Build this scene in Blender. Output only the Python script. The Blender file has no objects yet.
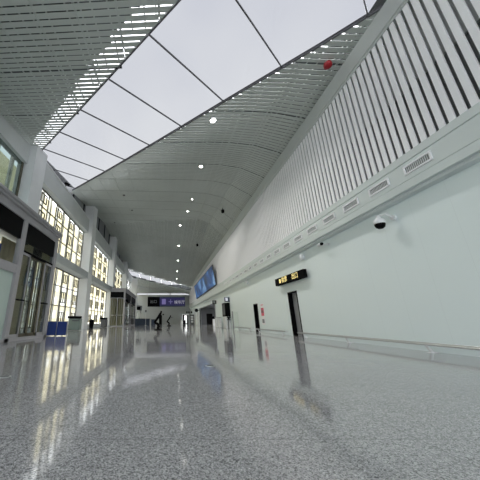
import bpy, bmesh, math, random
from mathutils import Vector, Matrix
random.seed(7)
R = math.radians
sc = bpy.context.scene
COL = sc.collection

# ------------------------------------------------------------------ camera
cam_d = bpy.data.cameras.new('camera')
cam = bpy.data.objects.new('camera', cam_d); COL.objects.link(cam)
cam_d.sensor_width = 36.0
cam_d.lens = 254.6 / 480 * 36.0
cam_d.shift_x = (240 - 166) / 480
cam_d.clip_start = 0.05; cam_d.clip_end = 500
cam.location = (0, 0, 0.67)
cam.rotation_euler = (R(90 + 17.65), 0, 0)
sc.camera = cam

# ------------------------------------------------------------------ world: overcast sky with soft cloud
SKY = 3.0
world = bpy.data.worlds.new('world'); sc.world = world
world.use_nodes = True
nt = world.node_tree; nt.nodes.clear()
wo = nt.nodes.new('ShaderNodeOutputWorld'); bg = nt.nodes.new('ShaderNodeBackground')
tc = nt.nodes.new('ShaderNodeTexCoord'); nz = nt.nodes.new('ShaderNodeTexNoise'); rp = nt.nodes.new('ShaderNodeValToRGB')
nz.inputs['Scale'].default_value = 1.6; nz.inputs['Detail'].default_value = 3
rp.color_ramp.elements[0].position = .35; rp.color_ramp.elements[0].color = (.80, .81, .87, 1)
rp.color_ramp.elements[1].position = .7; rp.color_ramp.elements[1].color = (1, 1, 1, 1)
nt.links.new(tc.outputs['Generated'], nz.inputs['Vector']); nt.links.new(nz.outputs['Fac'], rp.inputs['Fac'])
nt.links.new(rp.outputs['Color'], bg.inputs['Color']); nt.links.new(bg.outputs['Background'], wo.inputs['Surface'])
bg.inputs['Strength'].default_value = SKY

sc.view_settings.view_transform = 'Standard'; sc.view_settings.look = 'None'
sc.view_settings.gamma = 1; sc.view_settings.use_curve_mapping = False
sc.view_settings.exposure = 0.52
sc.cycles.max_bounces = 10; sc.cycles.diffuse_bounces = 6; sc.cycles.transparent_max_bounces = 16
sc.cycles.use_denoising = True
sc.cycles.sample_clamp_indirect = 6

# ------------------------------------------------------------------ materials
def mat(name, col, rough=.5, metal=0, emit=0, spec=.5):
    m = bpy.data.materials.new(name); m.use_nodes = True
    b = m.node_tree.nodes['Principled BSDF']
    b.inputs['Base Color'].default_value = (*col, 1); b.inputs['Roughness'].default_value = rough
    b.inputs['Metallic'].default_value = metal; b.inputs['Specular IOR Level'].default_value = spec
    if emit:
        b.inputs['Emission Color'].default_value = (*col, 1); b.inputs['Emission Strength'].default_value = emit
    return m
def vary(m, scale, lo, hi, stretch=(1, 1, 1)):
    """slight procedural unevenness of the base colour"""
    t = m.node_tree; b = t.nodes['Principled BSDF']; c = b.inputs['Base Color'].default_value[:]
    co = t.nodes.new('ShaderNodeTexCoord'); mp = t.nodes.new('ShaderNodeMapping'); n = t.nodes.new('ShaderNodeTexNoise')
    r = t.nodes.new('ShaderNodeValToRGB'); mp.inputs['Scale'].default_value = stretch
    n.inputs['Scale'].default_value = scale; n.inputs['Detail'].default_value = 4
    r.color_ramp.elements[0].color = tuple(c[i] * lo for i in range(3)) + (1,); r.color_ramp.elements[0].position = .3
    r.color_ramp.elements[1].color = tuple(min(1, c[i] * hi) for i in range(3)) + (1,); r.color_ramp.elements[1].position = .7
    t.links.new(co.outputs['Object'], mp.inputs['Vector']); t.links.new(mp.outputs['Vector'], n.inputs['Vector'])
    t.links.new(n.outputs['Fac'], r.inputs['Fac']); t.links.new(r.outputs['Color'], b.inputs['Base Color'])
    return m
M = {}
M['wall'] = mat('right_wall_panels', (.76, .85, .85), .42)
M['white'] = vary(mat('white_paint', (.74, .76, .77), .5), .6, .95, 1.03)
M['column'] = vary(mat('column_plaster', (.78, .80, .81), .6), .7, .93, 1.03)
M['beam'] = vary(mat('beam_grey', (.60, .63, .63), .6), .7, .93, 1.03)
M['fascia'] = mat('fascia_metal', (.62, .68, .67), .4)
M['fin'] = mat('fin_metal', (.88, .89, .91), .45)
M['cavity_shade'] = mat('cavity_shade', (.15, .16, .16), .8)
M['cavity_light'] = mat('cavity_light', (.42, .44, .44), .8)
M['topbeam'] = mat('top_beam_metal', (.48, .52, .51), .45)
M['slat'] = vary(mat('ceiling_slat', (.50, .54, .51), .5), .25, .92, 1.06)
M['deck'] = mat('roof_deck', (.10, .11, .11), .9)
M['carrier'] = mat('carrier_rail', (.42, .45, .44), .6)
M['mullion'] = mat('skylight_bar', (.10, .10, .11), .5)
M['dark'] = mat('black_gloss', (.003, .003, .0035), .5, spec=.08)
M['black'] = mat('black_matte', (.006, .006, .007), .9, spec=.05)
M['darkgrey'] = mat('dark_grey', (.10, .105, .11), .6)
M['grey'] = mat('mid_grey', (.25, .26, .27), .6)
M['endwall'] = vary(mat('end_wall', (.40, .43, .43), .6), .4, .95, 1.03)
M['mauve'] = mat('vestibule_frame', (.36, .355, .37), .45)
M['winframe'] = mat('window_frame', (.10, .09, .06), .5)
M['cream'] = mat('cream_stone', (.60, .53, .33), .8)
M['whitestone'] = mat('white_stone', (.86, .85, .80), .8)
M['beige'] = mat('beige_curtain', (.50, .45, .28), .8)
M['steel'] = mat('brushed_steel', (.55, .57, .58), .28, .9)
M['blue'] = mat('deep_blue', (.015, .045, .22), .4)
M['navy'] = mat('navy', (.03, .05, .09), .5)
M['bin'] = mat('bin_green_grey', (.16, .21, .19), .3)
M['red'] = mat('red_plastic', (.35, .012, .02), .35)
M['lamp'] = mat('lamp_glow', (1, .97, .9), .5, 0, 14)
M['yellow'] = mat('sign_yellow', (.85, .70, .28), .5, 0, .55)
M['signblue'] = mat('sign_blue', (.028, .022, .14), .4, 0, .08)
M['signwhite'] = mat('sign_white', (.7, .7, .8), .4, 0, .2)
M['poster'] = mat('poster_white', (.85, .83, .84), .5)
M['posterred'] = mat('poster_red', (.72, .13, .19), .5)
M['ventgrille'] = mat('vent_grille', (.20, .21, .21), .5)
M['ground'] = mat('outside_paving', (.45, .45, .44), .8)

def glass(name, tint, refl):
    tint = tuple(c ** .5 for c in tint)      # every pane is crossed through two faces
    m = bpy.data.materials.new(name); m.use_nodes = True; t = m.node_tree; t.nodes.clear()
    o = t.nodes.new('ShaderNodeOutputMaterial'); mx = t.nodes.new('ShaderNodeMixShader')
    tr = t.nodes.new('ShaderNodeBsdfTransparent'); gl = t.nodes.new('ShaderNodeBsdfGlossy'); fr = t.nodes.new('ShaderNodeFresnel')
    ml = t.nodes.new('ShaderNodeMath'); ml.operation = 'MULTIPLY'; ml.inputs[1].default_value = refl
    tr.inputs['Color'].default_value = (*tint, 1); gl.inputs['Roughness'].default_value = .02
    fr.inputs['IOR'].default_value = 1.5
    ge = t.nodes.new('ShaderNodeNewGeometry'); iv = t.nodes.new('ShaderNodeMath'); iv.operation = 'SUBTRACT'; iv.inputs[0].default_value = 1
    m2 = t.nodes.new('ShaderNodeMath'); m2.operation = 'MULTIPLY'     # reflect on the outer face only
    t.links.new(ge.outputs['Backfacing'], iv.inputs[1])
    t.links.new(fr.outputs[0], ml.inputs[0]); t.links.new(ml.outputs[0], m2.inputs[0]); t.links.new(iv.outputs[0], m2.inputs[1]); t.links.new(m2.outputs[0], mx.inputs[0])
    t.links.new(tr.outputs[0], mx.inputs[1]); t.links.new(gl.outputs[0], mx.inputs[2]); t.links.new(mx.outputs[0], o.inputs[0])
    return m
M['glass'] = glass('clear_glass', (.90, .93, .91), 1)
M['glassdark'] = glass('tinted_glass', (.45, .50, .50), 1.2)
M['skypanel'] = glass('skylight_membrane', (.174, .178, .184), .12)
M['darkpane'] = glass('greenish_pane', (.13, .17, .165), 1)
M['frost'] = mat('frosted_glass', (.46, .56, .52), .18)

# right wall: faint vertical panel joints (real joints of the cladding)
def joints(m, axis, period, off, width, dark):
    t = m.node_tree; b = t.nodes['Principled BSDF']; c = b.inputs['Base Color'].default_value[:]
    co = t.nodes.new('ShaderNodeTexCoord'); sp = t.nodes.new('ShaderNodeSeparateXYZ')
    t.links.new(co.outputs['Object'], sp.inputs[0]); last = sp.outputs[axis]
    for op, v in (('ADD', off), ('DIVIDE', period), ('FRACT', None), ('LESS_THAN', width / period)):
        n = t.nodes.new('ShaderNodeMath'); n.operation = op
        t.links.new(last, n.inputs[0])
        if v is not None: n.inputs[1].default_value = v
        last = n.outputs[0]
    mx = t.nodes.new('ShaderNodeMix'); mx.data_type = 'RGBA'
    mx.inputs[6].default_value = c; mx.inputs[7].default_value = tuple(c[i] * dark for i in range(3)) + (1,)
    t.links.new(last, mx.inputs[0]); t.links.new(mx.outputs[2], b.inputs['Base Color'])
joints(M['wall'], 1, .865, 100 * .865 - 4.94 % .865, .005, .90)

# polished terrazzo
def terrazzo():
    m = bpy.data.materials.new('polished_terrazzo'); m.use_nodes = True; t = m.node_tree; b = t.nodes['Principled BSDF']
    co = t.nodes.new('ShaderNodeTexCoord')
    v = t.nodes.new('ShaderNodeTexVoronoi'); v.inputs['Scale'].default_value = 170
    v2 = t.nodes.new('ShaderNodeTexVoronoi'); v2.inputs['Scale'].default_value = 85
    r = t.nodes.new('ShaderNodeValToRGB'); r.color_ramp.interpolation = 'CONSTANT'
    el = r.color_ramp.elements; el[0].position = 0; el[0].color = (.16, .16, .17, 1)
    el[1].position = .2; el[1].color = (.34, .34, .355, 1)
    for p, c in ((.5, (.43, .43, .445, 1)), (.82, (.58, .58, .60, 1)), (.94, (.26, .26, .27, 1))):
        e = el.new(p); e.color = c
    r2 = t.nodes.new('ShaderNodeValToRGB'); r2.color_ramp.interpolation = 'CONSTANT'
    e2 = r2.color_ramp.elements; e2[0].position = 0; e2[0].color = (.7, .7, .7, 1); e2[1].position = .13; e2[1].color = (1, 1, 1, 1)
    e = e2.new(.9); e.color = (1.2, 1.2, 1.2, 1)
    n = t.nodes.new('ShaderNodeTexNoise'); n.inputs['Scale'].default_value = .5; n.inputs['Detail'].default_value = 5
    nr = t.nodes.new('ShaderNodeMapRange'); nr.inputs[3].default_value = .92; nr.inputs[4].default_value = 1.08
    for a in (v, v2, n): t.links.new(co.outputs['Object'], a.inputs['Vector'])
    s1 = t.nodes.new('ShaderNodeSeparateColor'); s2 = t.nodes.new('ShaderNodeSeparateColor')
    t.links.new(v.outputs['Color'], s1.inputs[0]); t.links.new(v2.outputs['Color'], s2.inputs[0])
    t.links.new(s1.outputs[0], r.inputs[0]); t.links.new(s2.outputs[1], r2.inputs[0]); t.links.new(n.outputs[0], nr.inputs[0])
    m1 = t.nodes.new('ShaderNodeVectorMath'); m1.operation = 'MULTIPLY'; m2 = t.nodes.new('ShaderNodeVectorMath'); m2.operation = 'SCALE'
    t.links.new(r.outputs[0], m1.inputs[0]); t.links.new(r2.outputs[0], m1.inputs[1])
    t.links.new(m1.outputs[0], m2.inputs[0]); t.links.new(nr.outputs[0], m2.inputs['Scale'])
    # thin joints of the cast bays
    sp = t.nodes.new('ShaderNodeSeparateXYZ'); t.links.new(co.outputs['Object'], sp.inputs[0])
    ls = []
    for ax, per, off in ((0, 2.4, .9), (1, 2.4, .6)):
        last = sp.outputs[ax]
        for op, val in (('ADD', 240 + off), ('DIVIDE', per), ('FRACT', None), ('LESS_THAN', .006 / per)):
            q = t.nodes.new('ShaderNodeMath'); q.operation = op; t.links.new(last, q.inputs[0])
            if val is not None: q.inputs[1].default_value = val
            last = q.outputs[0]
        ls.append(last)
    mxm = t.nodes.new('ShaderNodeMath'); mxm.operation = 'MAXIMUM'; t.links.new(ls[0], mxm.inputs[0]); t.links.new(ls[1], mxm.inputs[1])
    mx = t.nodes.new('ShaderNodeMix'); mx.data_type = 'RGBA'; mx.inputs[7].default_value = (.2, .2, .21, 1)
    t.links.new(mxm.outputs[0], mx.inputs[0]); t.links.new(m2.outputs[0], mx.inputs[6])
    t.links.new(mx.outputs[2], b.inputs['Base Color'])
    rr = t.nodes.new('ShaderNodeMapRange'); rr.inputs[3].default_value = .04; rr.inputs[4].default_value = .10
    t.links.new(n.outputs[0], rr.inputs[0]); t.links.new(rr.outputs[0], b.inputs['Roughness'])
    b.inputs['IOR'].default_value = 1.52
    n3 = t.nodes.new('ShaderNodeTexNoise'); n3.inputs['Scale'].default_value = 1.3; t.links.new(co.outputs['Object'], n3.inputs['Vector'])
    bp = t.nodes.new('ShaderNodeBump'); bp.inputs['Strength'].default_value = .05; bp.inputs['Distance'].default_value = .02
    t.links.new(n3.outputs[0], bp.inputs['Height']); t.links.new(bp.outputs[0], b.inputs['Normal'])
    return m
M['floor'] = terrazzo()

def screen_mat():
    m = bpy.data.materials.new('led_picture'); m.use_nodes = True; t = m.node_tree; b = t.nodes['Principled BSDF']
    co = t.nodes.new('ShaderNodeTexCoord'); mp = t.nodes.new('ShaderNodeMapping'); mp.inputs['Scale'].default_value = (1, .30, .45)
    n = t.nodes.new('ShaderNodeTexNoise'); n.inputs['Scale'].default_value = 1.1; n.inputs['Detail'].default_value = 6; n.inputs['Distortion'].default_value = .8
    r = t.nodes.new('ShaderNodeValToRGB'); e = r.color_ramp.elements
    e[0].position = .36; e[0].color = (.004, .016, .05, 1); e[1].position = .70; e[1].color = (.22, .38, .60, 1)
    q = e.new(.50); q.color = (.012, .06, .20, 1); q = e.new(.58); q.color = (.04, .15, .40, 1)
    t.links.new(co.outputs['Object'], mp.inputs[0]); t.links.new(mp.outputs[0], n.inputs['Vector']); t.links.new(n.outputs[0], r.inputs[0])
    t.links.new(r.outputs[0], b.inputs['Base Color']); t.links.new(r.outputs[0], b.inputs['Emission Color'])
    b.inputs['Emission Strength'].default_value = .28; b.inputs['Roughness'].default_value = .4
    return m
M['screen'] = screen_mat()

# ------------------------------------------------------------------ mesh helpers
class MB:
    def __init__(s): s.v = []; s.f = []
    def pts(s, vs, fs):
        o = len(s.v); s.v += [tuple(p) for p in vs]; s.f += [tuple(i + o for i in f) for f in fs]; return s
    def box(s, x0, x1, y0, y1, z0, z1):
        x0, x1 = sorted((x0, x1)); y0, y1 = sorted((y0, y1)); z0, z1 = sorted((z0, z1))
        return s.hexa([(x0, y0, z0), (x1, y0, z0), (x1, y1, z0), (x0, y1, z0), (x0, y0, z1), (x1, y0, z1), (x1, y1, z1), (x0, y1, z1)])
    def hexa(s, p):
        return s.pts(p, [(0, 3, 2, 1), (4, 5, 6, 7), (0, 1, 5, 4), (1, 2, 6, 5), (2, 3, 7, 6), (3, 0, 4, 7)])
    def prism_y(s, prof, y0, y1):      # prof: (x,z) loop extruded along Y
        n = len(prof)
        return s.pts([(x, y0, z) for x, z in prof] + [(x, y1, z) for x, z in prof],
                     [tuple(range(n)), tuple(range(2 * n - 1, n - 1, -1))] + [(i, n + i, n + (i + 1) % n, (i + 1) % n) for i in range(n)])
    def prism_x(s, prof, x0, x1):      # prof: (y,z)
        n = len(prof)
        return s.pts([(x0, y, z) for y, z in prof] + [(x1, y, z) for y, z in prof],
                     [tuple(range(n)), tuple(range(2 * n - 1, n - 1, -1))] + [(i, n + i, n + (i + 1) % n, (i + 1) % n) for i in range(n)])
    def prism_z(s, prof, z0, z1):
        n = len(prof)
        return s.pts([(x, y, z0) for x, y in prof] + [(x, y, z1) for x, y in prof],
                     [tuple(range(n - 1, -1, -1)), tuple(range(n, 2 * n))] + [(i, (i + 1) % n, n + (i + 1) % n, n + i) for i in range(n)])
    def tube(s, a, b, r, r2=None, n=12):
        a = Vector(a); b = Vector(b); d = (b - a).normalized(); r2 = r if r2 is None else r2
        u = d.orthogonal().normalized(); w = d.cross(u)
        ring = lambda c, q: [tuple(c + (u * math.cos(2 * math.pi * i / n) + w * math.sin(2 * math.pi * i / n)) * q) for i in range(n)]
        return s.pts(ring(a, r) + ring(b, r2), [tuple(range(n - 1, -1, -1)), tuple(range(n, 2 * n))] + [(i, (i + 1) % n, n + (i + 1) % n, n + i) for i in range(n)])
    def lathe(s, c, prof, axis=(0, 0, 1), n=20):   # prof (r, h) list along axis
        c = Vector(c); d = Vector(axis).normalized(); u = d.orthogonal().normalized(); w = d.cross(u)
        vs = []
        for r, h in prof:
            r = max(r, 1e-4)
            vs += [tuple(c + d * h + (u * math.cos(2 * math.pi * i / n) + w * math.sin(2 * math.pi * i / n)) * r) for i in range(n)]
        fs = [tuple(range(n - 1, -1, -1)), tuple(range((len(prof) - 1) * n, len(prof) * n))]
        for k in range(len(prof) - 1):
            for i in range(n):
                j = (i + 1) % n; fs.append((k * n + i, k * n + j, (k + 1) * n + j, (k + 1) * n + i))
        return s.pts(vs, fs)
    def build(s, name, m, parent=None, smooth=False, bevel=0, label=None):
        me = bpy.data.meshes.new(name); me.from_pydata(s.v, [], s.f)
        bm = bmesh.new(); bm.from_mesh(me); bmesh.ops.recalc_face_normals(bm, faces=bm.faces); bm.to_mesh(me); bm.free()
        me.materials.append(m if not isinstance(m, str) else M[m])
        if smooth:
            for p in me.polygons: p.use_smooth = True
        me.update()
        o = bpy.data.objects.new(name, me); COL.objects.link(o)
        if parent is not None:
            o.parent = parent; o.matrix_parent_inverse = Matrix.Translation(parent.location).inverted()
        if smooth:
            e = o.modifiers.new('edges', 'EDGE_SPLIT'); e.split_angle = R(40)
        if bevel:
            b = o.modifiers.new('bevel', 'BEVEL'); b.width = bevel; b.segments = 2; b.limit_method = 'ANGLE'
        if label: o['label'] = label
        return o
def tag(o, label, cat, group=None):
    o['label'] = label; o['category'] = cat
    if group: o['group'] = group
    return o
def thing(name, label, cat, loc, group=None):
    o = bpy.data.objects.new(name, None); COL.objects.link(o); o.location = loc; o.empty_display_size = .1
    bpy.context.view_layer.update()
    return tag(o, label, cat, group)
def struct(o, label=None):
    o['kind'] = 'structure'
    if label: o['label'] = label
    return o
def sempty(name, loc):
    o = bpy.data.objects.new(name, None); COL.objects.link(o); o.location = loc; o['kind'] = 'structure'; return o
def copy_tree(o, parent=None):
    c = o.copy(); COL.objects.link(c); mi = o.matrix_parent_inverse.copy(); c.parent = parent; c.matrix_parent_inverse = mi
    for ch in list(o.children): copy_tree(ch, c)
    return c
def text(name, body, size, m, parent, origin, xdir, updir, extrude=.004, align='CENTER'):
    """lettering converted to a mesh and laid on a surface"""
    cu = bpy.data.curves.new(name, 'FONT'); cu.body = body; cu.size = size; cu.extrude = extrude
    cu.align_x = align; cu.align_y = 'CENTER'
    t = bpy.data.objects.new(name, cu); COL.objects.link(t); bpy.context.view_layer.update()
    me = bpy.data.meshes.new_from_object(t.evaluated_get(bpy.context.evaluated_depsgraph_get()))
    bpy.data.objects.remove(t)
    x = Vector(xdir).normalized(); y = Vector(updir).normalized(); z = x.cross(y)
    mt = Matrix(((x.x, y.x, z.x, origin[0]), (x.y, y.y, z.y, origin[1]), (x.z, y.z, z.z, origin[2]), (0, 0, 0, 1)))
    me.transform(mt); me.materials.clear(); me.materials.append(M[m])
    o = bpy.data.objects.new(name, me); COL.objects.link(o)
    o.parent = parent; o.matrix_parent_inverse = Matrix.Translation(parent.location).inverted()
    return o
ORD = ['', 'first', 'second', 'third', 'fourth', 'fifth', 'sixth', 'seventh', 'eighth', 'ninth', 'tenth', 'eleventh', 'twelfth',
       'thirteenth', 'fourteenth', 'fifteenth', 'sixteenth', 'seventeenth', 'eighteenth', 'nineteenth', 'twentieth']

H = .67
XR = 6.1          # right wall face
XL = -7.3         # left column faces
Y0, YE = -8.8, 66.0

def zc(X, Y):      # ceiling underside (absolute)
    yr = 27.6 - .435 * X; sl = .125 - .0025 * X
    z = 7.78 + sl * min(Y, yr)
    if Y > yr: z -= .1 * (Y - yr)
    z += H
    t = min(max(X / 6.0, 0), 1)
    return z - max(0, z - 8.9) * t ** 5
# ribbon skylight, running diagonally across the hall
RL = (.38, 4.64); ED = Vector((-.69, .724)).normalized(); EN = Vector((ED.y, -ED.x)); RW = 4.12
def rib_x(y, extra_l=0, extra_r=0):   # x interval of the ribbon at a given y
    # points p with 0 <= (p-RL).EN <= RW
    x0 = RL[0] + (-extra_l - (y - RL[1]) * EN.y) / EN.x
    x1 = RL[0] + (RW + extra_r - (y - RL[1]) * EN.y) / EN.x
    return x0, x1
# far ribbon: quadrilateral described by its y interval at x
def rib2_y(x):
    t = (x + 7.2) / 12.6
    return 52.6 + t * 5.6, 57.6 + t * 4.0

# ------------------------------------------------------------------ floor and ground
struct(MB().box(-9.0, XR + .3, Y0, YE + .3, -.25, 0).build('floor', 'floor'), 'polished speckled grey terrazzo floor')
struct(MB().box(XR + .3, 16, 28, 54, -.25, 0).build('floor', 'floor'), 'floor of the side room beyond the right-hand opening')
struct(MB().box(-60, -9.0, -40, 110, -.5, -.2).build('outside_ground', 'ground'))

# ------------------------------------------------------------------ ceiling: slats, carrier rails, roof deck
sl = MB(); per = .2; wd = .158; K = -.06
def slat_seg(xa, xb, y0, th=.014, w=wd, sa=0, sb=0, mb=None, z0=0):
    # sa / sb: how far the end is mitred over the slat's width
    p = []
    for dz in (z0, z0 + th):
        for x, k in ((xa, 0), (xb, 0), (xb + sb, w), (xa + sa, w)):
            y = y0 + K * x + k
            p.append((x, y, zc(x, y) + dz))
    (mb or sl).hexa(p)
n = int((YE - Y0 - .4) / per)
backs = MB()
def cut(spans, a, b):
    out = []
    for s0, s1 in spans:
        if b <= s0 or a >= s1: out.append((s0, s1)); continue
        if a - s0 > .02: out.append((s0, a))
        if s1 - b > .02: out.append((b, s1))
    return out
mod = 12
for i in range(n):
    y = Y0 + .4 + i * per
    w = wd if (i % mod != 3) else .115
    spans = [(-8.15, 6.0)]
    # where the skewed slat meets the ribbon edges: (p - RL).EN = 0 or RW with p = (x, y + K x)
    den = EN.x + K * EN.y
    a = (RL[0] * EN.x - (y - RL[1]) * EN.y) / den; b = (RL[0] * EN.x + RW - (y - RL[1]) * EN.y) / den
    sh = -w * EN.y / den
    if y < 30: spans = cut(spans, a - .01, b + .01)
    for s0, s1 in spans:
        brk = [s0] + [g_ for g_ in [-7.4 + 1.2 * q for q in range(12)] if s0 + .15 < g_ < s1 - .15] + [s1]
        nseg = len(brk) - 1
        for k in range(nseg):
            xa = brk[k] + (.007 if k else 0); xb = brk[k + 1] - (.007 if k < nseg - 1 else 0)
            if 50 < y < 64:
                r0, r1 = rib2_y((xa + xb) / 2)
                if r0 < y < r1: continue
            ma = sh if (k == 0 and s0 > -8) else 0; mb_ = sh if (k == nseg - 1 and s1 < 5.9) else 0
            if xb + mb_ < xa + ma: continue
            far = y > 27.6 - .435 * (xa + xb) / 2
            slat_seg(xa, xb, y, w=.125 if far and w == wd else w, sa=ma, sb=mb_)
            if w < wd and xb - xa > .6: slat_seg(xa, xb, y + w - .02, th=.02, w=.12, mb=backs, z0=.05)
struct(sl.build('ceiling', 'slat'), 'grey metal slat ceiling rising to a ridge')
ca = MB()
xs = []; x = -7.9; k = 0
while x < 5.8: xs.append((x, .02)); x += (.33, .47, .62, .4)[k % 4]; k += 1
xs += [(-7.4 + 1.2 * q, .035) for q in range(12) if -7.4 + 1.2 * q < 5.9]  # wider rails added over butt joints to block the sky
for x, hw in xs:
    y = Y0 + .4
    while y < YE - 1:
        y1 = min(y + .5, YE - .3); ok = True
        for yy in (y, y1):
            a, b = rib_x(yy)
            if a - .03 < x < b + .03 and yy < 30: ok = False
            r0, r1 = rib2_y(x)
            if r0 - .4 < yy < r1 + .4: ok = False
        if ok:
            p = []
            for dz in (.02, .07):
                p += [(x - hw, y, zc(x, y) + dz), (x + hw, y, zc(x, y) + dz), (x + hw, y1, zc(x, y1) + dz), (x - hw, y1, zc(x, y1) + dz)]
            ca.hexa(p)
        y += .5
struct(ca.build('ceiling_rails', 'carrier'))
struct(backs.build('joint_shade_strips', 'deck'))  # dark strips added to block sky and keep module gaps dark
# roof deck above the slats with the wider opening over the skylight
dk = MB()
yy = Y0
def dzf(y): return .12 + .63 * min(max((50 - y) / 9, 0), 1)
while yy < YE:
    y1 = min(yy + .3, YE + .3); ym = (yy + y1) / 2
    a, b = rib_x(ym, .5, .9)
    spans = [(-9.0, XR + .3)]
    if ym < 30: spans = cut(spans, a, b)
    for s0, s1 in spans:
        nseg = max(1, int(math.ceil((s1 - s0) / 2.5)))
        for k in range(nseg):
            xa = s0 + (s1 - s0) * k / nseg; xb = s0 + (s1 - s0) * (k + 1) / nseg
            r0, r1 = rib2_y((xa + xb) / 2)
            if r0 - .3 < ym < r1 + .3: continue
            p = []
            for e_ in (0, .15):
                for x_, y_ in ((xa, yy), (xb, yy), (xb, y1), (xa, y1)): p.append((x_, y_, zc(x_, y_) + dzf(y_) + e_))
            dk.hexa(p)
    yy = y1
struct(dk.build('roof_deck', 'deck'))

# skylight panes, 2.4 m bays, with dark bars between and along the edges
def P2(t, s_):   # t along ribbon, s_ across
    q = Vector(RL) + ED * t + EN * s_; return (q.x, q.y)
def strip(mb, pa, pb, w, dz0, dz1):
    """bar between two plan points at ceiling height"""
    pa = Vector(pa); pb = Vector(pb); d = (pb - pa); nseg = max(1, int(d.length / 1.5)); nn = Vector((-d.y, d.x)).normalized() * w / 2
    for k in range(nseg):
        u0 = pa + d * k / nseg; u1 = pa + d * (k + 1) / nseg; p = []
        for dz in (dz0, dz1):
            for q in (u0 - nn, u1 - nn, u1 + nn, u0 + nn): p.append((q.x, q.y, zc(u0.x if q in () else q.x, q.y) + dz))
        mb.hexa(p)
tj = (Vector((2.5, 8.51)) - Vector(RL)).dot(ED)
ts = [tj + 2.40 * j for j in range(-6, 7)]
sky = sempty('window_9', (0, 10, 9)); sky['label'] = 'diagonal ribbon skylight of white panes across the slat ceiling'
bpy.context.view_layer.update()
def clip_poly(poly, xmin, xmax):
    for sgn, lim in ((1, xmin), (-1, -xmax)):
        out = []
        for i in range(len(poly)):
            p, q = poly[i], poly[(i + 1) % len(poly)]
            ip, iq = sgn * p[0] >= lim, sgn * q[0] >= lim
            if ip: out.append(p)
            if ip != iq:
                X = lim * sgn; f = (X - p[0]) / (q[0] - p[0]); out.append((X, p[1] + (q[1] - p[1]) * f))
        poly = out
        if not poly: return poly
    return poly
for j in range(len(ts) - 1):
    t0, t1 = ts[j] + .02, ts[j + 1] - .02
    poly = clip_poly([P2(t0, .02), P2(t0, RW - .02), P2(t1, RW - .02), P2(t1, .02)], -8.1, 6.0)
    if len(poly) < 3: continue
    mb = MB(); m_ = len(poly)
    mb.pts([(x, y, zc(x, y) + .02) for x, y in poly] + [(x, y, zc(x, y) + .035) for x, y in poly],
           [tuple(range(m_ - 1, -1, -1)), tuple(range(m_, 2 * m_))] + [(i, (i + 1) % m_, m_ + (i + 1) % m_, m_ + i) for i in range(m_)])
    mb.build('pane', 'skypanel', sky)
bars = MB()
for t in ts:
    # keep bars inside the hall
    a, b = P2(t, 0), P2(t, RW)
    pl = [P2(t, RW * q / 20) for q in range(21)]; pl = [p for p in pl if -8.1 < p[0] < 6.0]
    if len(pl) > 1: strip(bars, pl[0], pl[-1], .035, -.012, .05)
for s_ in (0, RW):
    pl = [P2(ts[0] + q * .25, s_) for q in range(130)]; pl = [p for p in pl if -8.1 < p[0] < 6.0 and p[1] < 40]
    strip(bars, pl[0], pl[-1], .05, -.02, .10)
bars.build('glazing_bars', 'mullion', sky)
fr = sempty('window_10', (0, 57, 8)); fr['label'] = 'far ribbon skylight running across the ceiling near the end wall'
bpy.context.view_layer.update()
for k in range(6):
    xa = -8.1 + k * 2.35; xb = xa + 2.32; mb = MB(); p = []
    for dz in (.02, .035):
        for x in (xa, xb):
            r0, r1 = rib2_y(x)
            p += [(x, r0, zc(x, r0) + dz), (x, r1, zc(x, r1) + dz)]
    p = [p[0], p[2], p[3], p[1], p[4], p[6], p[7], p[5]]
    mb.hexa(p).build('pane', 'skypanel', fr)

# ------------------------------------------------------------------ right wall
w = MB()
ops = [(12.05, 12.97, 2.03), (17.48, 18.28, 1.78), (32.5, 48.0, 2.75)]
y = Y0
for a, b, h in ops:
    w.box(XR, XR + .25, y, a, 0, 4.6); w.box(XR, XR + .25, a, b, h, 4.6); y = b
w.box(XR, XR + .25, y, YE + .3, 0, 4.6)
struct(w.build('wall_right', 'wall'), 'pale green-white panelled lower right wall')
struct(MB().prism_y([(6.1, 3.62), (5.93, 3.62), (5.90, 3.66), (5.90, 3.69), (5.80, 3.69), (5.80, 3.875), (5.845, 3.885), (5.845, 3.905), (5.83, 3.915), (5.83, 4.335), (5.86, 4.345), (5.86, 4.365), (5.83, 4.375), (5.83, 4.56), (6.1, 4.56)],
      Y0, YE).build('trim_1', 'fascia'), 'grooved metal band above the lower right wall')
struct(MB().box(6.24, 6.4, Y0, YE, 4.56, 6.35).build('wall_right_backing', 'cavity_shade'))  # cavity lit from behind: shade below and light above set by colour
struct(MB().box(6.18, 6.4, Y0, YE, 6.35, 8.4).build('wall_right_backing', 'cavity_light'))
fn = MB(); y = Y0 + .2
while y < YE - .3:
    fn.box(5.90, 5.93, y, y + .125, 4.56, 8.30); y += .203
struct(fn.build('wall_right_cladding', 'fin'), 'row of tall white vertical fins on the upper right wall')
struct(MB().prism_y([(6.4, 8.1), (5.88, 8.1), (5.88, 8.16), (5.84, 8.18), (5.84, 8.74), (5.87, 8.76), (5.87, 8.80), (6.4, 8.80)], Y0, YE).build('trim_2', 'topbeam'), 'grey beam between fins and ceiling')
struct(MB().box(6.36, 6.4, Y0, YE, 8.80, 9.9).build('wall_right_top', 'deck'))
struct(MB().box(6.02, 6.36, Y0, YE, 8.80, 8.90).build('wall_right_top', 'topbeam'))

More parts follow.
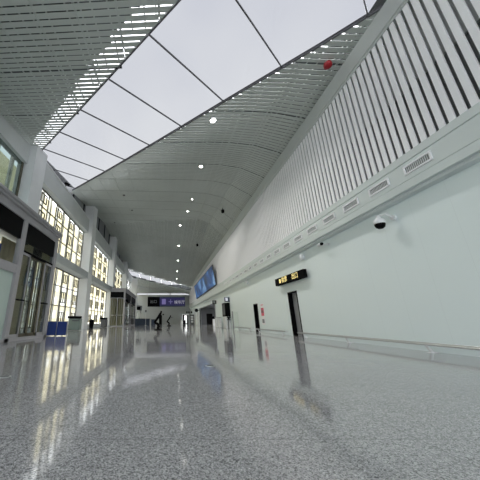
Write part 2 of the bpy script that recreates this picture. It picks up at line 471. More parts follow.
# doors in the right wall
def dark_door(nm, a, b, h, lab, leaf):
    d = sempty(nm, (XR, (a + b) / 2, 0)); d['label'] = lab; bpy.context.view_layer.update()
    f = MB(); f.box(XR - .02, XR + .24, b - .05, b, 0, h); f.box(XR - .02, XR + .24, a, a + .04, 0, h); f.box(XR - .02, XR + .24, a, b, h - .05, h)
    f.build('door_frame', 'dark', d)
    l = MB().box(XR + .19, XR + .235, a + .04, b - .05, 0, h - .05).build('door_leaf', leaf, d)
    MB().tube((XR + .15, a + .14, 1.0), (XR + .15, a + .26, 1.0), .012).tube((XR + .19, a + .14, 1.0), (XR + .15, a + .14, 1.0), .012).build('door_handle', 'steel', l)
dark_door('door_1', 12.05, 12.97, 2.03, 'grey door in a black recess under the yellow-lettered sign', 'grey')
dark_door('door_2', 17.48, 18.28, 1.78, 'black door beside the red and white notice', 'dark')
# side room beyond the wide opening
s = MB(); s.box(XR + .25, 16, 53.8, 54, 0, 4); s.box(15.8, 16, 28, 53.8, 0, 4); s.box(XR + .25, 16, 28, 28.2, 0, 4)
struct(s.build('wall_side_room', 'grey'))
struct(MB().box(XR + .25, 16, 28, 54, 3.2, 3.4).build('ceiling', 'grey'), 'ceiling of the side room')
for q, (lx, ly) in enumerate(((9.5, 36), (9.5, 46))):  # strips and area lamps added to brighten the side room
    pl_ = tag(MB().box(lx - .6, lx + .6, ly - .15, ly + .15, 3.14, 3.2).build('added_fill_strip', 'lamp'), 'added fill light strip under the side room ceiling, %s one' % ('nearer', 'farther')[q], 'ceiling light')
    ad = bpy.data.lights.new('added_fill_glow', 'AREA'); ad.shape = 'RECTANGLE'; ad.size = 1.2; ad.size_y = .3; ad.energy = 160
    ao = bpy.data.objects.new('added_fill_glow', ad); COL.objects.link(ao); ao.location = (lx, ly, 3.1)
struct(MB().box(8.2, 9.4, 53.74, 53.8, 0, 2.1).build('door_3', 'dark'), 'black doorway at the back of the side room')
f = MB(); f.box(XR - .05, XR + .3, 32.4, 32.5, 0, 2.85); f.box(XR - .05, XR + .3, 48, 48.12, 0, 2.85); f.box(XR - .05, XR + .3, 32.5, 48, 2.75, 2.85)
struct(f.build('trim_3', 'steel'), 'metal edging of the wide opening in the right wall')
for k, ya in enumerate((50.0, 55.0)):
    dd = MB().box(XR - .03, XR + .02, ya, ya + 1.3, 0, 2.3).build('door_%d' % (4 + k), 'white'); struct(dd, 'white door in the far right wall')
    MB().box(XR - .05, XR - .02, ya - .08, ya, 0, 2.38).box(XR - .05, XR - .02, ya + 1.3, ya + 1.38, 0, 2.38).box(XR - .05, XR - .02, ya, ya + 1.3, 2.3, 2.38).build('door_frame', 'grey', dd)
    MB().tube((XR - .07, ya + .15, .9), (XR - .07, ya + .15, 1.2), .015).tube((XR - .07, ya + .15, .92), (XR - .03, ya + .15, .92), .01).tube((XR - .07, ya + .15, 1.18), (XR - .03, ya + .15, 1.18), .01).build('door_handle', 'steel', dd)

# ------------------------------------------------------------------ left wall
cols = [1.8, 13.4, 25.0, 36.5, 48.0, 59.6]
for k, yc in enumerate(cols):
    top = min(zc(XL, yc - 1.2), zc(-8.2, yc - 1.2)) + .05
    p = MB(); p.hexa([(-8.25, yc - 1.2, 0), (XL, yc - 1.2, 0), (XL, yc, 0), (-8.25, yc, 0), (-8.25, yc - 1.2, top), (XL, yc - 1.2, zc(XL, yc - 1.2) + .02), (XL, yc, zc(XL, yc) + .02), (-8.25, yc, top)])
    struct(p.build('column', 'column'), 'white rectangular column of the left wall')
struct(MB().box(-8.2, -7.7, Y0, YE, 9.0, 10.35).build('wall_left', 'beam'), 'long beam over the left windows')
struct(MB().prism_y([(-8.2, 10.35), (-7.66, 10.35), (-7.66, 10.43), (-8.2, 10.5)], Y0, YE).build('trim_4', 'white'), 'ledge on top of the left beam, whitened for sunlight')  # sunlight on the ledge put in as white trim
struct(MB().box(-8.25, XL - .05, Y0, YE, 4.47, 5.07).build('wall_left', 'beam'), 'spandrel band between the two rows of left windows')
struct(MB().box(-8.25, XL - .45, Y0, YE, 0, .25).build('baseboard_left', 'beam'))
up = MB(); y = Y0
while y < YE:
    y1 = min(y + 2, YE); up.hexa([(-8.4, y, 9.6), (-8.2, y, 9.6), (-8.2, y1, 9.6), (-8.4, y1, 9.6), (-8.4, y, zc(-8.2, y) + .6), (-8.2, y, zc(-8.2, y) + .6), (-8.2, y1, zc(-8.2, y1) + .6), (-8.4, y1, zc(-8.2, y1) + .6)]); y = y1
struct(up.build('wall_left', 'grey'), 'grey clerestory band above the left beam')
cl = MB(); y = 20.2
while y < 60:
    cl.box(-8.2, -8.12, y, y + .12, 10.5, zc(-8.15, y) - .02); y += 2.9
struct(cl.build('trim_5', 'black'))

# windows: lattice frames and panes, in two rows per bay
def lattice(nm, ya, yb, z0, z1, lab, mir=False):
    wdw = sempty(nm, (-8.1, (ya + yb) / 2, z0)); wdw['label'] = lab; bpy.context.view_layer.update()
    f = MB(); X0, X1 = -8.16, -8.09; t = .06
    nb = max(3, round((yb - ya) / 1.25)); bw = (yb - ya) / nb
    f.box(X0, X1, ya, yb, z0, z0 + .08); f.box(X0, X1, ya, yb, z1 - .08, z1)
    for k in range(nb + 1): f.box(X0, X1, ya + k * bw - t / 2, ya + k * bw + t / 2, z0, z1)
    h = z1 - z0
    for q in (.36, .70): f.box(X0, X1, ya, yb, z0 + h * q - t / 2, z0 + h * q + t / 2)
    g = MB(); t2 = .05
    for k in range(nb):     # nested rectangles of the lattice, in alternate bays
        if (k + (1 if mir else 0)) % 2 == 0: continue
        c = ya + (k + .5) * bw
        for q0, q1 in ((.08, .26), (.42, .62), (.78, .94)):
            a, b = c - bw * .30, c + bw * .30; zz0, zz1 = z0 + h * q0, z0 + h * q1
            g.box(X0, X1, a, a + t2, zz0, zz1); g.box(X0, X1, b - t2, b, zz0, zz1)
            g.box(X0, X1, a, b, zz0, zz0 + t2); g.box(X0, X1, a, b, zz1 - t2, zz1)
            g.box(X0, X1, c - t2 / 2, c + t2 / 2, zz0, zz1)
    f.build('window_frame', 'winframe', wdw); g.build('lattice', 'winframe', wdw)
    MB().box(-8.13, -8.115, ya, yb, z0, z1).build('pane', 'glass', wdw)
rows = ['lower', 'upper']
bn = 1
for k in range(1, 5):
    ya, yb = cols[k], cols[k + 1] - 1.2
    for r_, (z0, z1) in enumerate(((.25, 4.47), (5.07, 9.0))):
        lattice('window_%d' % bn, ya, yb, z0, z1, '%s lattice window in the %s bay along the left wall' % (rows[r_], ORD[k]), k % 2 == 0); bn += 1
# bay nearest the camera: dull greenish glazing above the glass entrance
g = sempty('window_11', (-8.1, 7, 5)); g['label'] = 'dull green upper glazing above the near glass entrance'; bpy.context.view_layer.update()
MB().box(-7.92, -7.90, cols[0], 12.2, 4.6, 9.0).build('pane', 'darkpane', g)
f = MB()
for yy in (cols[0] + .05, 5.3, 8.8, 12.1): f.box(-7.96, -7.86, yy - .05, yy + .05, 4.6, 9.0)
f.build('window_frame', 'winframe', g)
lattice('window_12', Y0 + .5, cols[0] - 1.2, .25, 8.5, 'glazing of the left wall beside the camera')
# slender posts of the outer arcade and the cream building across the forecourt, seen through the lattice
st = MB(); y = 2.0
while y < 24:
    st.box(-8.75, -8.63, y, y + .22, -.2, 10); y += 1.28
struct(st.build('outer_colonnade', 'whitestone'))
fa = MB().box(-36, -34, -10, 190, -.2, 34)
ob = struct(fa.build('building', 'cream'), 'cream building across the forecourt')
wn = MB()
for k in range(26):
    for zz in (1.5, 5.5, 9.5): wn.box(-34.02, -33.9, -6 + k * 6, -3 + k * 6, zz, zz + 2.2)
wn.build('window_band', 'whitestone', ob)

# ------------------------------------------------------------------ end wall and the added facade behind the camera
e = MB(); e.box(-9, -1.75, YE, YE + .3, 0, 7.0); e.box(-1.0, 4.1, YE, YE + .3, 0, 7.0); e.box(5.6, XR + .3, YE, YE + .3, 0, 7.0)
e.box(-1.75, -1.0, YE, YE + .3, 2.1, 7.0); e.box(4.1, 5.6, YE, YE + .3, 2.2, 7.0)
struct(e.build('wall_back', 'endwall'), 'grey end wall of the hall')
struct(MB().box(-9, XR + .3, YE, YE + .3, 7.4, 9.6).build('wall_back', 'endwall'))
cw = sempty('window_13', (0, YE, 7.2)); cw['label'] = 'long bright clerestory strip on top of the end wall'; bpy.context.view_layer.update()
MB().box(-8.0, 5.9, YE + .1, YE + .12, 7.0, 7.4).build('pane', 'skypanel', cw)
f = MB()
for x in (-8.0, -4.5, .9, 5.85): f.box(x, x + .3 if x == .9 else x + .08, YE + .02, YE + .2, 7.0, 7.4)
f.build('window_frame', 'grey', cw)
struct(MB().box(-1.75, -1.0, YE + .15, YE + .3, 0, 2.1).build('door_6', 'dark'), 'small black door in the middle of the end wall')
d7 = struct(MB().box(4.12, 5.58, YE + .02, YE + .08, 0, 2.18).build('door_7', 'dark'), 'black framed doorway at the right of the end wall')
MB().box(4.55, 5.15, YE + .0, YE + .02, .15, 2.0).build('door_glass', mat('doorway_glow', (.9, .92, .92), .5, 0, .9), d7, label='glowing pane in place of light through the doorway')  # emission stands in for light seen through the doorway
# unseen glazed front, added behind the camera to let in front light
fb = MB(); X = -8.9
while X < 6.3: fb.box(X, X + .12, Y0 - .1, Y0, 0, 9.2); X += 2.5
fb.box(-9, 6.4, Y0 - .1, Y0, 0, .2).box(-9, 6.4, Y0 - .1, Y0, 4.4, 4.6).box(-9, 6.4, Y0 - .1, Y0, 9.0, 9.3)
wf = struct(fb.build('window_14', 'winframe'), 'unseen glazed front added behind the viewer for front light')
MB().box(-9, 6.4, Y0 - .06, Y0 - .05, 0, 9.2).build('pane', 'glass', wf)

# ------------------------------------------------------------------ glass entrance vestibules
def vestibule(ya, yb, label, near):
    XF = -5.33; XB = -7.28
    t = thing('entrance_vestibule', label, 'glass entrance', (XF, (ya + yb) / 2, 0), 'glass entrance boxes along the left wall')
    # roof with stepped fascia
    MB().box(XB, XF, ya, yb, 4.33, 4.60).box(XB, XF + .10, ya - .10, yb + .02, 4.60, 4.70).box(XB, XF + .16, ya - .16, yb + .04, 4.70, 4.80).build('roof', 'mauve', t, bevel=.01)
    posts = [ya + .1, ya + 3.0, yb - 2.95, yb - .1] if yb - ya > 8 else [ya + .1, yb - .1]
    L = yb - ya; posts = sorted({round(yb - .1, 2), round(yb - 2.97, 2), round(yb - 5.84, 2), round(yb - 8.7, 2), round(ya + .1, 2)})
    if not near: posts = [posts[0], (ya + yb) / 2, posts[-1]]
    for y in posts: MB().box(XF - .2, XF, y - .12, y + .12, 0, 4.33).build('post', 'mauve', t)
    MB().box(XF - .2, XF, ya, yb, 0, .1).build('threshold', 'mauve', t)
    for a, b in zip(posts, posts[1:]):
        a += .12; b -= .12
        if b - a < .4: continue
        MB().box(XF - .15, XF - .06, a, b, 3.58, 4.33).build('sign_panel', 'dark', t, label='black blank sign panel')
        idx = [round(p_, 2) for p_ in posts].index(round(a - .12, 2)); door = (idx == len(posts) - 2) or not near
        if door:
            MB().box(XF - .12, XF - .05, a, b, 3.16, 3.24).build('transom', 'black', t)
            MB().box(XF - .10, XF - .09, a, b, 3.24, 3.58).build('pane', 'glassdark', t)
            q = (b - a) / 4
            for k in range(4):      # two fixed lights outside, two sliding leaves in the middle
                u0, u1 = a + q * k, a + q * (k + 1); xo = XF - .10 if k in (0, 3) else XF - .17
                fm = MB(); fw = .045 if k in (0, 3) else .07
                fm.box(xo, xo + .05, u0, u0 + fw, .1, 3.16).box(xo, xo + .05, u1 - fw, u1, .1, 3.16).box(xo, xo + .05, u0, u1, .1, .22).box(xo, xo + .05, u0, u1, 3.08, 3.16)
                dr = fm.build('sliding_door' if k in (1, 2) else 'side_light', 'winframe' if k in (1, 2) else 'mauve', t)
                MB().box(xo + .02, xo + .03, u0 + fw, u1 - fw, .22, 3.08).build('pane', 'glassdark', dr)
                if k in (0, 3): MB().box(xo + .05, xo + .09, u0 + .02, u1 - .02, 1.38, 1.43).build('push_bar', 'black', dr)
        else:
            MB().box(XF - .18, XF - .02, a, b, 2.30, 2.60).build('transom', 'mauve', t)
            MB().box(XF - .12, XF - .11, a, b, 2.60, 3.58).build('pane', 'glass', t)
            MB().box(XF - .12, XF - .10, a, b, .1, 2.30).build('pane', 'frost', t, label='frosted pale green glass')
            MB().box(XF - .13, XF - .07, (a + b) / 2 - .03, (a + b) / 2 + .03, .1, 2.3).build('mullion', 'mauve', t)
    # end faces
    for yy in (ya, yb):
        sgn = 1 if yy == ya else -1
        MB().box(XB, XF - .2, yy, yy + sgn * .08, 3.58, 4.33).build('sign_panel', 'dark', t, label='black blank sign panel')
        fm = MB(); fm.box(XB, XF - .2, yy, yy + sgn * .08, 0, .1).box(XB, XF - .2, yy, yy + sgn * .08, 1.36, 1.42).box(XB, XF - .2, yy, yy + sgn * .08, 3.5, 3.58).box(XB, XB + .1, yy, yy + sgn * .08, 0, 3.58)
        fm.box((XB + XF) / 2 - .05, (XB + XF) / 2 + .05, yy, yy + sgn * .08, 0, 3.5).build('end_frame', 'mauve', t)
        MB().box(XB + .1, XF - .2, yy + sgn * .03, yy + sgn * .04, .1, 3.5).build('pane', 'glass', t)
    # inner lining against the window wall
    ln = MB(); y = ya + .2; k = 0
    while y < yb - .5:
        gap = (10.0 < y < 10.5) if near else (k % 5 == 2)
        if not gap: ln.prism_z([(XB + .12, y), (XB + .15, y + .16), (XB + .12, y + .35), (XB + .08, y + .35), (XB + .08, y)], .1, 4.2)
        y += .35; k += 1
    if near: ln.box(XB + .15, XB + .85, yb - .2, yb - .16, .1, 4.2).box(XF - .62, XF - .25, yb - .2, yb - .16, .1, 4.2)
    ln.build('curtain', 'beige', t, label='beige vertical curtain strips')
    return t
v1 = vestibule(.6, 12.07, 'tall glass entrance box at the left edge, nearest the camera', True)
v2 = vestibule(34.0, 46.0, 'glass entrance box further down the left wall, with black panel over its front', False)
tag(MB().box(-5.75, -5.65, 7.86, 8.4, 2.8, 3.2).build('blue_notice', 'blue', bevel=.01), 'blue notice hanging behind the upper glass of the near entrance', 'sign')
# third, small entrance far down the left
t = thing('entrance_booth', 'small far white-framed booth with black panel, beside the far left pillar', 'booth', (-5.8, 57, 0))
MB().box(-6.9, -6.75, 56.6, 57, 0, 2.9).box(-5.55, -5.4, 56.6, 57, 0, 2.9).box(-6.9, -5.4, 56.6, 57, 2.75, 2.9).build('frame', 'white', t)
MB().box(-6.75, -5.55, 56.55, 56.7, 2.9, 3.6).build('sign_panel', 'black', t)
MB().box(-6.75, -5.55, 56.75, 56.77, 0, 2.75).build('pane', 'glass', t)
MB().box(-7.2, -5.4, 57, 59, 2.9, 3.9).build('roof_box', 'grey', t)
struct(MB().box(-7.3, -6.15, 54.6, 55.3, 0, 9.3).build('column', 'white'), 'white pillar standing forward at the far left')

# ------------------------------------------------------------------ right wall fittings
# bumper rail
t = thing('wall_rail', 'low steel double rail running along the foot of the right wall', 'rail', (5.78, 3, 0))
r_ = MB(); segs = [(Y0 + 1, 11.9), (13.15, 17.35), (18.4, 22.6)]
for a, b in segs: r_.tube((5.78, a, .175), (5.78, b, .175), .022).tube((5.80, a, .205), (5.80, b, .205), .012)
r_.build('rail', 'steel', t, smooth=True)
for y in (.8, 3.45, 6.1, 8.75, 11.4, 13.5, 16.9, 18.7, 21.5):
    MB().prism_y([(5.76, .16), (5.80, .16), (5.90, 0), (5.84, 0)], y - .025, y + .025).box(5.80, 6.1, y - .02, y + .02, .15, .18).box(5.80, 5.96, y - .05, y + .05, 0, .012).build('bracket', 'white', t)

# vents
def vent():
    t = thing('air_vent', '', 'air vent', (5.83, 5.07, 4.14), 'air vents along the right wall band')
    f = MB(); a, b, z0, z1 = 4.75, 5.42, 4.035, 4.255; e = .036
    for p in ((a, b, z0, z0 + e), (a, b, z1 - e, z1), (a, a + e, z0, z1), (b - e, b, z0, z1)): f.box(5.80, 5.832, *p)
    f.build('vent_frame', 'fin', t)
    g = MB(); g.box(5.824, 5.831, a + e, b - e, z0 + e, z1 - e)
    g.build('backing', 'ventgrille', t)
    s = MB(); y = a + .05
    while y < b - .05: s.box(5.816, 5.824, y, y + .012, z0 + e, z1 - e); y += .045
    s.build('grille', 'beam', t)
    return t
v = vent(); NV = 19
for k in range(NV):
    o = v if k == 0 else copy_tree(v)
    o.location.y = 5.07 + 1.118 * k
    o['label'] = 'white-framed air vent on the right wall band, ' + ('nearest the camera' if k == 0 else '%s of the row counted from the camera' % ORD[k + 1])

# yellow-lettered hanging sign above the grey door
t = thing('direction_sign', 'long black sign box with glowing yellow characters above the grey door', 'sign', (5.95, 12.25, 2.62))
MB().box(5.86, 6.02, 10.78, 13.72, 2.44, 2.80).build('sign_box', 'black', t, bevel=.01)
for yb_ in (11.2, 13.2): MB().box(6.02, 6.1, yb_, yb_ + .1, 2.55, 2.7).build('bracket', 'black', t)
text('lettering', '检票', .30, 'yellow', t, (5.855, 12.62, 2.62), (0, -1, 0), (0, 0, 1))
text('lettering', '出口', .30, 'yellow', t, (5.855, 11.55, 2.62), (0, -1, 0), (0, 0, 1))
MB().box(5.852, 5.857, 13.02, 13.20, 2.52, 2.72).build('pictogram_tile', 'yellow', t)

# dome camera
t = thing('dome_camera', 'white dome security camera with black globe on a wall arm, right wall', 'security camera', (5.8, 6.45, 3.25))
MB().tube((6.1, 6.30, 3.30), (6.04, 6.30, 3.30), .07, n=20).tube((6.06, 6.30, 3.30), (5.92, 6.33, 3.42), .022).tube((5.92, 6.33, 3.42), (5.80, 6.45, 3.40), .022).build('arm', 'white', t, smooth=True)
MB().lathe((5.80, 6.45, 3.18), [(.02, .24), (.045, .235), (.055, .16), (.10, .13), (.13, .08), (.135, .02), (.125, 0)]).build('housing', 'white', t, smooth=True)
MB().lathe((5.80, 6.45, 3.18), [(.122, 0), (.12, -.04), (.10, -.095), (.06, -.13), (.001, -.14)]).build('globe', 'dark', t, smooth=True)
# bullet camera
t = thing('bullet_camera', 'small white bullet camera under the band, beyond the dome camera', 'security camera', (5.85, 9.3, 3.4))
MB().tube((6.1, 9.15, 3.42), (6.05, 9.15, 3.42), .05).tube((6.06, 9.15, 3.42), (5.88, 9.2, 3.44), .018).build('arm', 'white', t, smooth=True)
MB().tube((5.90, 9.45, 3.46), (5.80, 9.10, 3.41), .06, n=16).build('body', 'white', t, smooth=True)
MB().tube((5.80, 9.10, 3.41), (5.79, 9.05, 3.405), .055, n=16).build('lens', 'dark', t)
for q, (y, z) in enumerate(((10.95, 3.36), (19.0, 3.42))):
    t = thing('wall_sensor', ['small white oval sensor above the yellow-lettered sign', 'small pale sensor under the band, high above the red and white notice'][q], 'sensor', (6.05, y, z))
    MB().box(6.04, 6.1, y - .04, y + .04, z - .04, z + .04).build('mount', 'white', t)
    MB().lathe((6.0, y, z - .13), [(.01, 0), (.07, .02), (.09, .08), (.09, .19), (.07, .25), (.01, .28)]).build('housing', 'white', t, smooth=True)
# notice by the black door
t = thing('wall_notice', 'tall narrow red and white notice beside the black door', 'notice', (6.09, 16.65, 1.1))
MB().box(6.085, 6.099, 16.42, 16.92, .45, 1.72).build('board', 'poster', t)
MB().box(6.078, 6.085, 16.44, 16.90, .98, 1.46).build('red_panel', 'posterred', t)
MB().box(6.078, 6.085, 16.48, 16.86, 1.62, 1.66).build('red_line', 'posterred', t)
text('lettering', '通知', .20, 'darkgrey', t, (6.075, 16.66, 1.22), (0, -1, 0), (0, 0, 1), .002)
MB().box(6.078, 6.085, 16.50, 16.84, .55, .78).build('grey_panel', 'grey', t)

# big screen
t = thing('display_screen', 'huge blue picture screen leaning out from the far right wall', 'screen', (5.8, 39, 4.6))
MB().hexa([(5.74, 29.4, 4.62), (5.85, 29.4, 4.60), (5.85, 49, 4.60), (5.74, 49, 4.62), (5.38, 29.3, 6.95), (5.52, 29.3, 6.97), (5.52, 49, 6.97), (5.38, 49, 6.95)]).build('casing', 'darkgrey', t)
MB().hexa([(5.70, 29.5, 4.70), (5.715, 29.5, 4.70), (5.715, 48.9, 4.70), (5.70, 48.9, 4.70), (5.375, 29.4, 6.88), (5.39, 29.4, 6.88), (5.39, 48.9, 6.88), (5.375, 48.9, 6.88)]).build('display', 'screen', t)
for y in (31, 35, 39, 43, 47): MB().box(5.5, 5.90, y, y + .12, 6.2, 6.3).build('bracket', 'darkgrey', t)

# self-service kiosk, sign and glass panel
t = thing('service_kiosk', 'white pedestal kiosk with tall black cabinet under the small blue sign', 'kiosk', (5.85, 25.6, 0))
MB().box(5.62, 5.80, 25.05, 26.2, 0, 1.08).box(5.90, 6.08, 25.05, 26.2, 0, 1.08).build('pedestal', 'white', t, bevel=.02)
MB().box(5.60, 6.08, 25.0, 26.3, 1.08, 2.34).build('cabinet', 'dark', t, bevel=.02)
MB().box(5.58, 5.60, 25.1, 26.2, 1.25, 2.2).build('screen', 'darkgrey', t)
MB().tube((5.78, 24.98, .75), (6.0, 24.95, 1.1), .045).tube((6.0, 24.98, .75), (5.78, 24.95, 1.1), .045).tube((5.75, 24.98, .98), (6.04, 24.98, .98), .05).build('reader', 'black', t)
t = thing('small_sign', 'small blue and white sign box high above the kiosk', 'sign', (5.85, 25, 2.65))
MB().box(5.66, 6.1, 25.0, 25.3, 2.42, 2.86).build('sign_box', 'navy', t)
MB().box(5.70, 5.92, 24.98, 25.0, 2.5, 2.8).build('face', 'signwhite', t)
MB().box(5.645, 5.66, 25.05, 25.25, 2.5, 2.8).build('face', 'signblue', t)
t = thing('glass_partition', 'pale glass partition standing by the right wall near the kiosk', 'partition', (5.7, 22.5, 0))
MB().box(5.58, 5.65, 22.33, 22.42, 0, 1.45).build('post', 'grey', t); MB().box(5.65, 6.09, 22.37, 22.385, .05, 1.42).build('pane', 'glass', t)
t = thing('small_sign', 'small black sign box at the near corner of the wide opening', 'sign', (5.9, 31.8, 2.9))
MB().box(5.66, 6.1, 31.7, 31.9, 2.66, 3.06).build('sign_box', 'black', t); MB().box(5.72, 5.98, 31.69, 31.7, 2.74, 2.98).build('face', 'grey', t)
for q, y in enumerate((28.6, 30.2)):
    t = thing('ticket_gate', 'white gate post by the right wall, %s' % ('nearer the kiosk' if q == 0 else 'nearer the wide opening'), 'gate', (5.8, y, 0), 'white gate posts before the wide opening')
    MB().box(5.68, 5.92, y, y + .8, 0, 1.02).build('body', 'white', t, bevel=.04); MB().box(5.66, 5.94, y - .02, y + .82, 1.02, 1.07).build('top', 'steel', t)
t = thing('small_sign', 'round black sign on the pier beyond the wide opening', 'sign', (6.0, 48.9, 2.6))
MB().tube((5.62, 48.8, 2.55), (5.62, 48.9, 2.55), .33, n=24).build('disc', 'black', t); MB().box(5.8, 6.1, 48.82, 48.88, 2.5, 2.6).build('arm', 'black', t)
t = thing('reception_stand', 'white reception stand with black monitor inside the side room', 'stand', (7.25, 40, 0))
MB().box(7.0, 7.45, 39.8, 40.2, 0, .95).build('body', 'white', t, bevel=.03); MB().hexa([(6.75, 39.95, .95), (7.35, 39.95, .95), (7.35, 40.05, .95), (6.75, 40.05, .95), (6.75, 40.15, 1.35), (7.25, 40.15, 1.35), (7.25, 40.2, 1.35), (6.75, 40.2, 1.35)]).build('monitor', 'black', t)

# far right group
t = thing('litter_bin', 'small white bin standing before the end wall', 'bin', (3.6, 56, 0)); MB().lathe((3.25, 56, 0), [(.2, 0), (.22, .6), (.2, .8), (.08, .86)]).build('body', 'white', t, smooth=True); MB().tube((3.25, 56, .86), (3.25, 56, .88), .08).build('lid', 'grey', t)
t = thing('desk', 'low black desk between the white bin and the bright doorway', 'desk', (4.0, 58, 0)); MB().box(3.6, 4.3, 57.8, 58.4, .75, .85).build('top', 'black', t); MB().box(3.65, 4.25, 57.85, 58.35, 0, .75).build('body', 'black', t)
t = thing('vending_machine', 'dark vending machine with pale shelves against the far right wall', 'vending machine', (5.6, 57.5, 0))
MB().box(5.2, 6.05, 57.3, 58.3, 0, 2.0).build('body', 'darkgrey', t, bevel=.03)
for z in (.35, .85, 1.35): MB().box(5.35, 5.85, 57.27, 57.3, z, z + .36).build('shelf_window', 'white', t)
for q, x in enumerate((4.75, 5.2, 5.75)):
    t = thing('small_sign', 'small black hanging sign before the end wall, %s of three' % ('leftmost', 'middle', 'rightmost')[q], 'sign', (x, 60, 2.6), 'small hanging signs at the far right')
    MB().box(x - .15, x + .15, 59.95, 60.05, 2.35, 2.75).build('sign_box', 'black', t); MB().tube((x, 60, 2.75), (x, 60, zc(x, 60) + .02), .01).build('hanger', 'grey', t)

# big hanging sign before the end wall
t = thing('hanging_sign', 'wide black and purple-blue overhead sign across the far end of the hall', 'sign', (0, 60, 4))
MB().box(-4.2, -1.45, 59.9, 60.1, 3.78, 6.0).build('sign_box', 'black', t, label='black left panel')
MB().box(-1.45, 4.4, 59.9, 60.1, 3.78, 6.0).build('sign_box', 'navy', t)
MB().box(-1.4, 4.3, 59.87, 59.9, 4.05, 5.75).build('face', 'signblue', t, label='purple-blue lit face')
MB().box(-.95, -.05, 59.85, 59.87, 4.3, 5.5).build('pictogram', mat('pale_purple', (.24, .20, .48), .5, 0, .2), t)
MB().box(.95, 1.15, 59.85, 59.87, 4.4, 5.4).box(.6, 1.5, 59.85, 59.87, 4.8, 5.0).build('pictogram', mat('light_purple', (.2, .18, .42), .5, 0, .2), t)
text('lettering', '候车厅', .82, 'signwhite', t, (3.1, 59.86, 4.75), (1, 0, 0), (0, 0, 1))
text('lettering', '出口', .80, 'grey', t, (-2.85, 59.88, 4.85), (1, 0, 0), (0, 0, 1))
for x in (-3.8, 4.0): MB().tube((x, 60, 6.0), (x, 60, zc(x, 60) + .02), .03).build('hanger', 'grey', t)

# ------------------------------------------------------------------ things on the floor
def zstand():
    t = thing('display_stand', '', 'stand', (0, 0, 0), 'zigzag black stands on the hall floor')
    MB().prism_z([(.29 * math.cos(a), .22 * math.sin(a)) for a in [2 * math.pi * k / 24 for k in range(24)]], 0, .08).build('base', 'black', t)
    def pl(pts, w, nm, d=.13):
        m = MB()
        for (x0, z0), (x1, z1) in zip(pts, pts[1:]):
            dx, dz = x1 - x0, z1 - z0; l = math.hypot(dx, dz); nx, nz = -dz / l * w / 2, dx / l * w / 2
            ex, ez = dx / l * w * .3, dz / l * w * .3
            m.hexa([(x0 + nx - ex, -d, z0 + nz - ez), (x1 + nx + ex, -d, z1 + nz + ez), (x1 + nx + ex, d, z1 + nz + ez), (x0 + nx - ex, d, z0 + nz - ez),
                    (x0 - nx - ex, -d, z0 - nz - ez), (x1 - nx + ex, -d, z1 - nz + ez), (x1 - nx + ex, d, z1 - nz + ez), (x0 - nx - ex, d, z0 - nz - ez)])
        return m.build(nm, 'black', t)
    pl([(-.02, .03), (0, .22), (.03, .36), (-.05, .45), (-.18, .52), (-.25, .60)], .19, 'lower_leg')
    pl([(-.25, .60), (-.16, .72), (.02, .98), (.16, 1.2)], .17, 'arm')
    pl([(.14, 1.14), (.22, 1.3), (.24, 1.40)], .13, 'head', .1)
    MB().lathe((.42, 0, 1.10), [(.01, 0), (.05, .03), (.055, .08), (.01, .12)]).tube((.20, 0, 1.22), (.42, 0, 1.16), .012).build('knob', 'black', t)
    return t
z1 = zstand(); z1['label'] = 'black zigzag stand on a round base, the nearer of the two in mid hall'; z1.location = (-.62, 21.1, 0)
z2 = copy_tree(z1); z2['label'] = 'black zigzag stand on a round base, the farther one toward the end wall'; z2.location = (.42, 38, 0)

t = thing('blue_barrier', 'low royal blue two-panel barrier beside the near glass entrance', 'barrier', (-5.1, 12.8, 0))
for x0, x1 in ((-5.66, -5.20), (-5.16, -4.70)):
    MB().box(x0, x1, 12.75, 12.80, .03, .64).build('panel', 'blue', t)
fr_ = MB()
for x in (-5.67, -5.18, -4.69): fr_.box(x - .012, x + .012, 12.73, 12.83, 0, .66)
fr_.box(-5.68, -4.68, 12.73, 12.82, .64, .66).build('frame', 'steel', t)
for q, (x, y) in enumerate(((-6.78, 20.0), (-6.85, 29.6))):
    t = thing('litter_bin', ['square grey-green bin with wide black lid beside the second column', 'dark bin with black lid beside the third column'][q], 'bin', (x, y, 0), 'bins along the left windows')
    a = .40 if q == 0 else .32
    MB().box(x - a, x + a, y - .3, y + .3, .02, .84).build('body', 'bin' if q == 0 else 'darkgrey', t, bevel=.04)
    MB().box(x - a - .1, x + a - .05, y - .36, y + .36, .86, 1.02).build('lid', 'black', t, bevel=.04)
    MB().box(x - a + .05, x + a - .05, y - .25, y + .25, .84, .86).build('neck', 'black', t)
    MB().box(x - a + .25, x + a - .05, y - .31, y - .295, .66, .74).build('slot', 'darkgrey', t)
t = thing('litter_bin', 'small black bin at the foot of the second column', 'bin', (-7.4, 26.2, 0)); MB().lathe((-7.35, 26.4, 0), [(.2, 0), (.22, .5), (.22, .75), (.1, .8)]).build('body', 'black', t, smooth=True); MB().tube((-7.35, 26.4, .8), (-7.35, 26.4, .83), .1).build('lid', 'black', t)
t = thing('service_counter', 'dark blue counter beyond the far glass entrance', 'counter', (-4.2, 47.5, 0))
MB().box(-6.2, -2.9, 47.2, 48.2, 0, 1.02).build('body', 'navy', t); MB().box(-6.25, -2.85, 47.1, 48.25, 1.02, 1.08).build('worktop', 'darkgrey', t)
t = thing('service_counter', 'short dark counter just right of the blue counter', 'counter', (-2.4, 53, 0))
MB().box(-2.9, -2.1, 52.5, 53.5, 0, .95).build('body', 'navy', t); MB().box(-2.95, -2.05, 52.45, 53.5, .95, 1.0).build('worktop', 'darkgrey', t)
t = thing('standing_post', 'slim pale post in front of the blue counter', 'post', (-3.2, 42, 0))
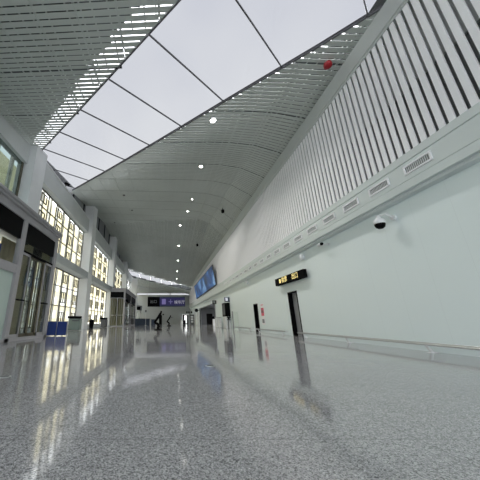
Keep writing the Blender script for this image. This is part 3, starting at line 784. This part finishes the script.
MB().tube((-3.2, 42, .03), (-3.2, 42, 2.0), .035).build('pole', 'steel', t); MB().lathe((-3.2, 42, 0), [(.22, 0), (.22, .02), (.05, .04)]).build('base', 'steel', t); MB().box(-3.32, -3.08, 41.97, 42.03, 2.0, 2.35).build('sign_plate', 'darkgrey', t)
for q, (x, y) in enumerate(((-2.03, 3.57), (.69, 4.39))):
    t = thing('floor_socket', ['round dark cover plate in the floor at the left', 'round dark cover plate in the floor near the middle'][q], 'floor plate', (x, y, 0), 'cover plates in the floor')
    MB().lathe((x, y, 0), [(.075, 0), (.075, .004), (.06, .006)]).build('ring', 'steel', t); MB().lathe((x, y, .006), [(.058, 0), (.055, .003)]).build('cap', 'darkgrey', t)

# ------------------------------------------------------------------ ceiling fittings
def downlight():
    t = thing('downlight', '', 'ceiling light', (0, 0, 0), 'round downlights in the ceiling')
    MB().lathe((0, 0, 0), [(.16, .02), (.16, -.03), (.125, -.045), (.12, -.01)], n=24).build('ring', 'white', t, smooth=True)
    MB().lathe((0, 0, -.02), [(.115, 0), (.10, -.03), (.001, -.04)], n=24).build('lens', 'lamp', t, smooth=True)
    return t
d0 = downlight()
LP = [(2.19, 9.61), (2.24, 14.11), (2.28, 20.17), (2.18, 23.67), (1.67, 28.32), (1.81, 34.63), (1.96, 41.0), (2.1, 47.2), (2.2, 52.6)]
for k, (x, y) in enumerate(LP):
    o = d0 if k == 0 else copy_tree(d0)
    o.location = (x, y, zc(x, y) - .005)
    sc_ = (1, .9, .55, .6, 1, 1.05, 1.05, .9, .9)[k]; o.scale = (sc_,) * 3
    o['label'] = 'glowing round downlight in the slat ceiling, ' + ('nearest the camera' if k == 0 else ('farthest from the camera' if k == len(LP) - 1 else '%s from the camera' % ORD[k + 1]))
    ld = bpy.data.lights.new('downlight_beam', 'SPOT'); ld.energy = 420; ld.spot_size = R(120); ld.spot_blend = .6; ld.shadow_soft_size = .12; ld.color = (1, .96, .9)
    lo = bpy.data.objects.new('downlight_beam', ld); COL.objects.link(lo); lo.location = (x, y, zc(x, y) - .12)
x, y = 5.42, 6.35; z = zc(x, y)
t = thing('alarm_sounder', 'round red alarm under the slats beside the upper right beam', 'alarm', (x, y, z))
MB().tube((x, y, z + .02), (x, y, z - .08), .04).build('stem', 'black', t); MB().lathe((x, y, z - .06), [(.05, 0), (.11, -.02), (.135, -.09), (.12, -.17), (.06, -.21), (.001, -.22)]).build('housing', 'red', t, smooth=True)
for q, (px, py) in enumerate(((4.9, 20.2), (4.1, 32.0))):
    z = zc(px, py)
    t = thing('ceiling_speaker', 'small black fitting hung from the ceiling near the right beam, the %s one' % ('nearer', 'farther')[q], 'ceiling fitting', (px, py, z), 'black fittings hung from the ceiling')
    MB().tube((px, py, z + .02), (px, py, z - .2), .025).build('stem', 'black', t); MB().lathe((px, py, z - .2), [(.08, 0), (.14, -.06), (.13, -.28), (.05, -.34)]).build('housing', 'black', t, smooth=True)
for q, (px, py) in enumerate(((-3.66, 19.94), (-3.55, 24.4), (-6.6, 30.5))):
    z = zc(px, py)
    t = thing('smoke_detector', 'small dark detector on the left half of the ceiling, %s of three from the camera' % ('first', 'second', 'third')[q], 'smoke detector', (px, py, z), 'detectors on the ceiling')
    MB().lathe((px, py, z), [(.10, 0), (.10, -.04), (.06, -.07), (.001, -.08)]).build('housing', 'darkgrey', t, smooth=True)
    MB().tube((px, py, z - .08), (px, py, z - .10), .02).build('sensor', 'black', t)
for q, (py) in enumerate((17.3, 24.2)):
    zz = 10.4
    t = thing('spotlight', 'small black spotlight on the ledge %s' % ('between the first and second column', 'in front of the second column head')[q], 'spotlight', (-7.7, py, zz), 'black spotlights on the left ledge')
    MB().tube((-7.75, py, zz), (-7.6, py, zz + .25), .03).build('arm', 'black', t); MB().tube((-7.7, py - .12, zz + .3), (-7.45, py + .1, zz + .22), .10, .12).build('lamp_head', 'black', t)
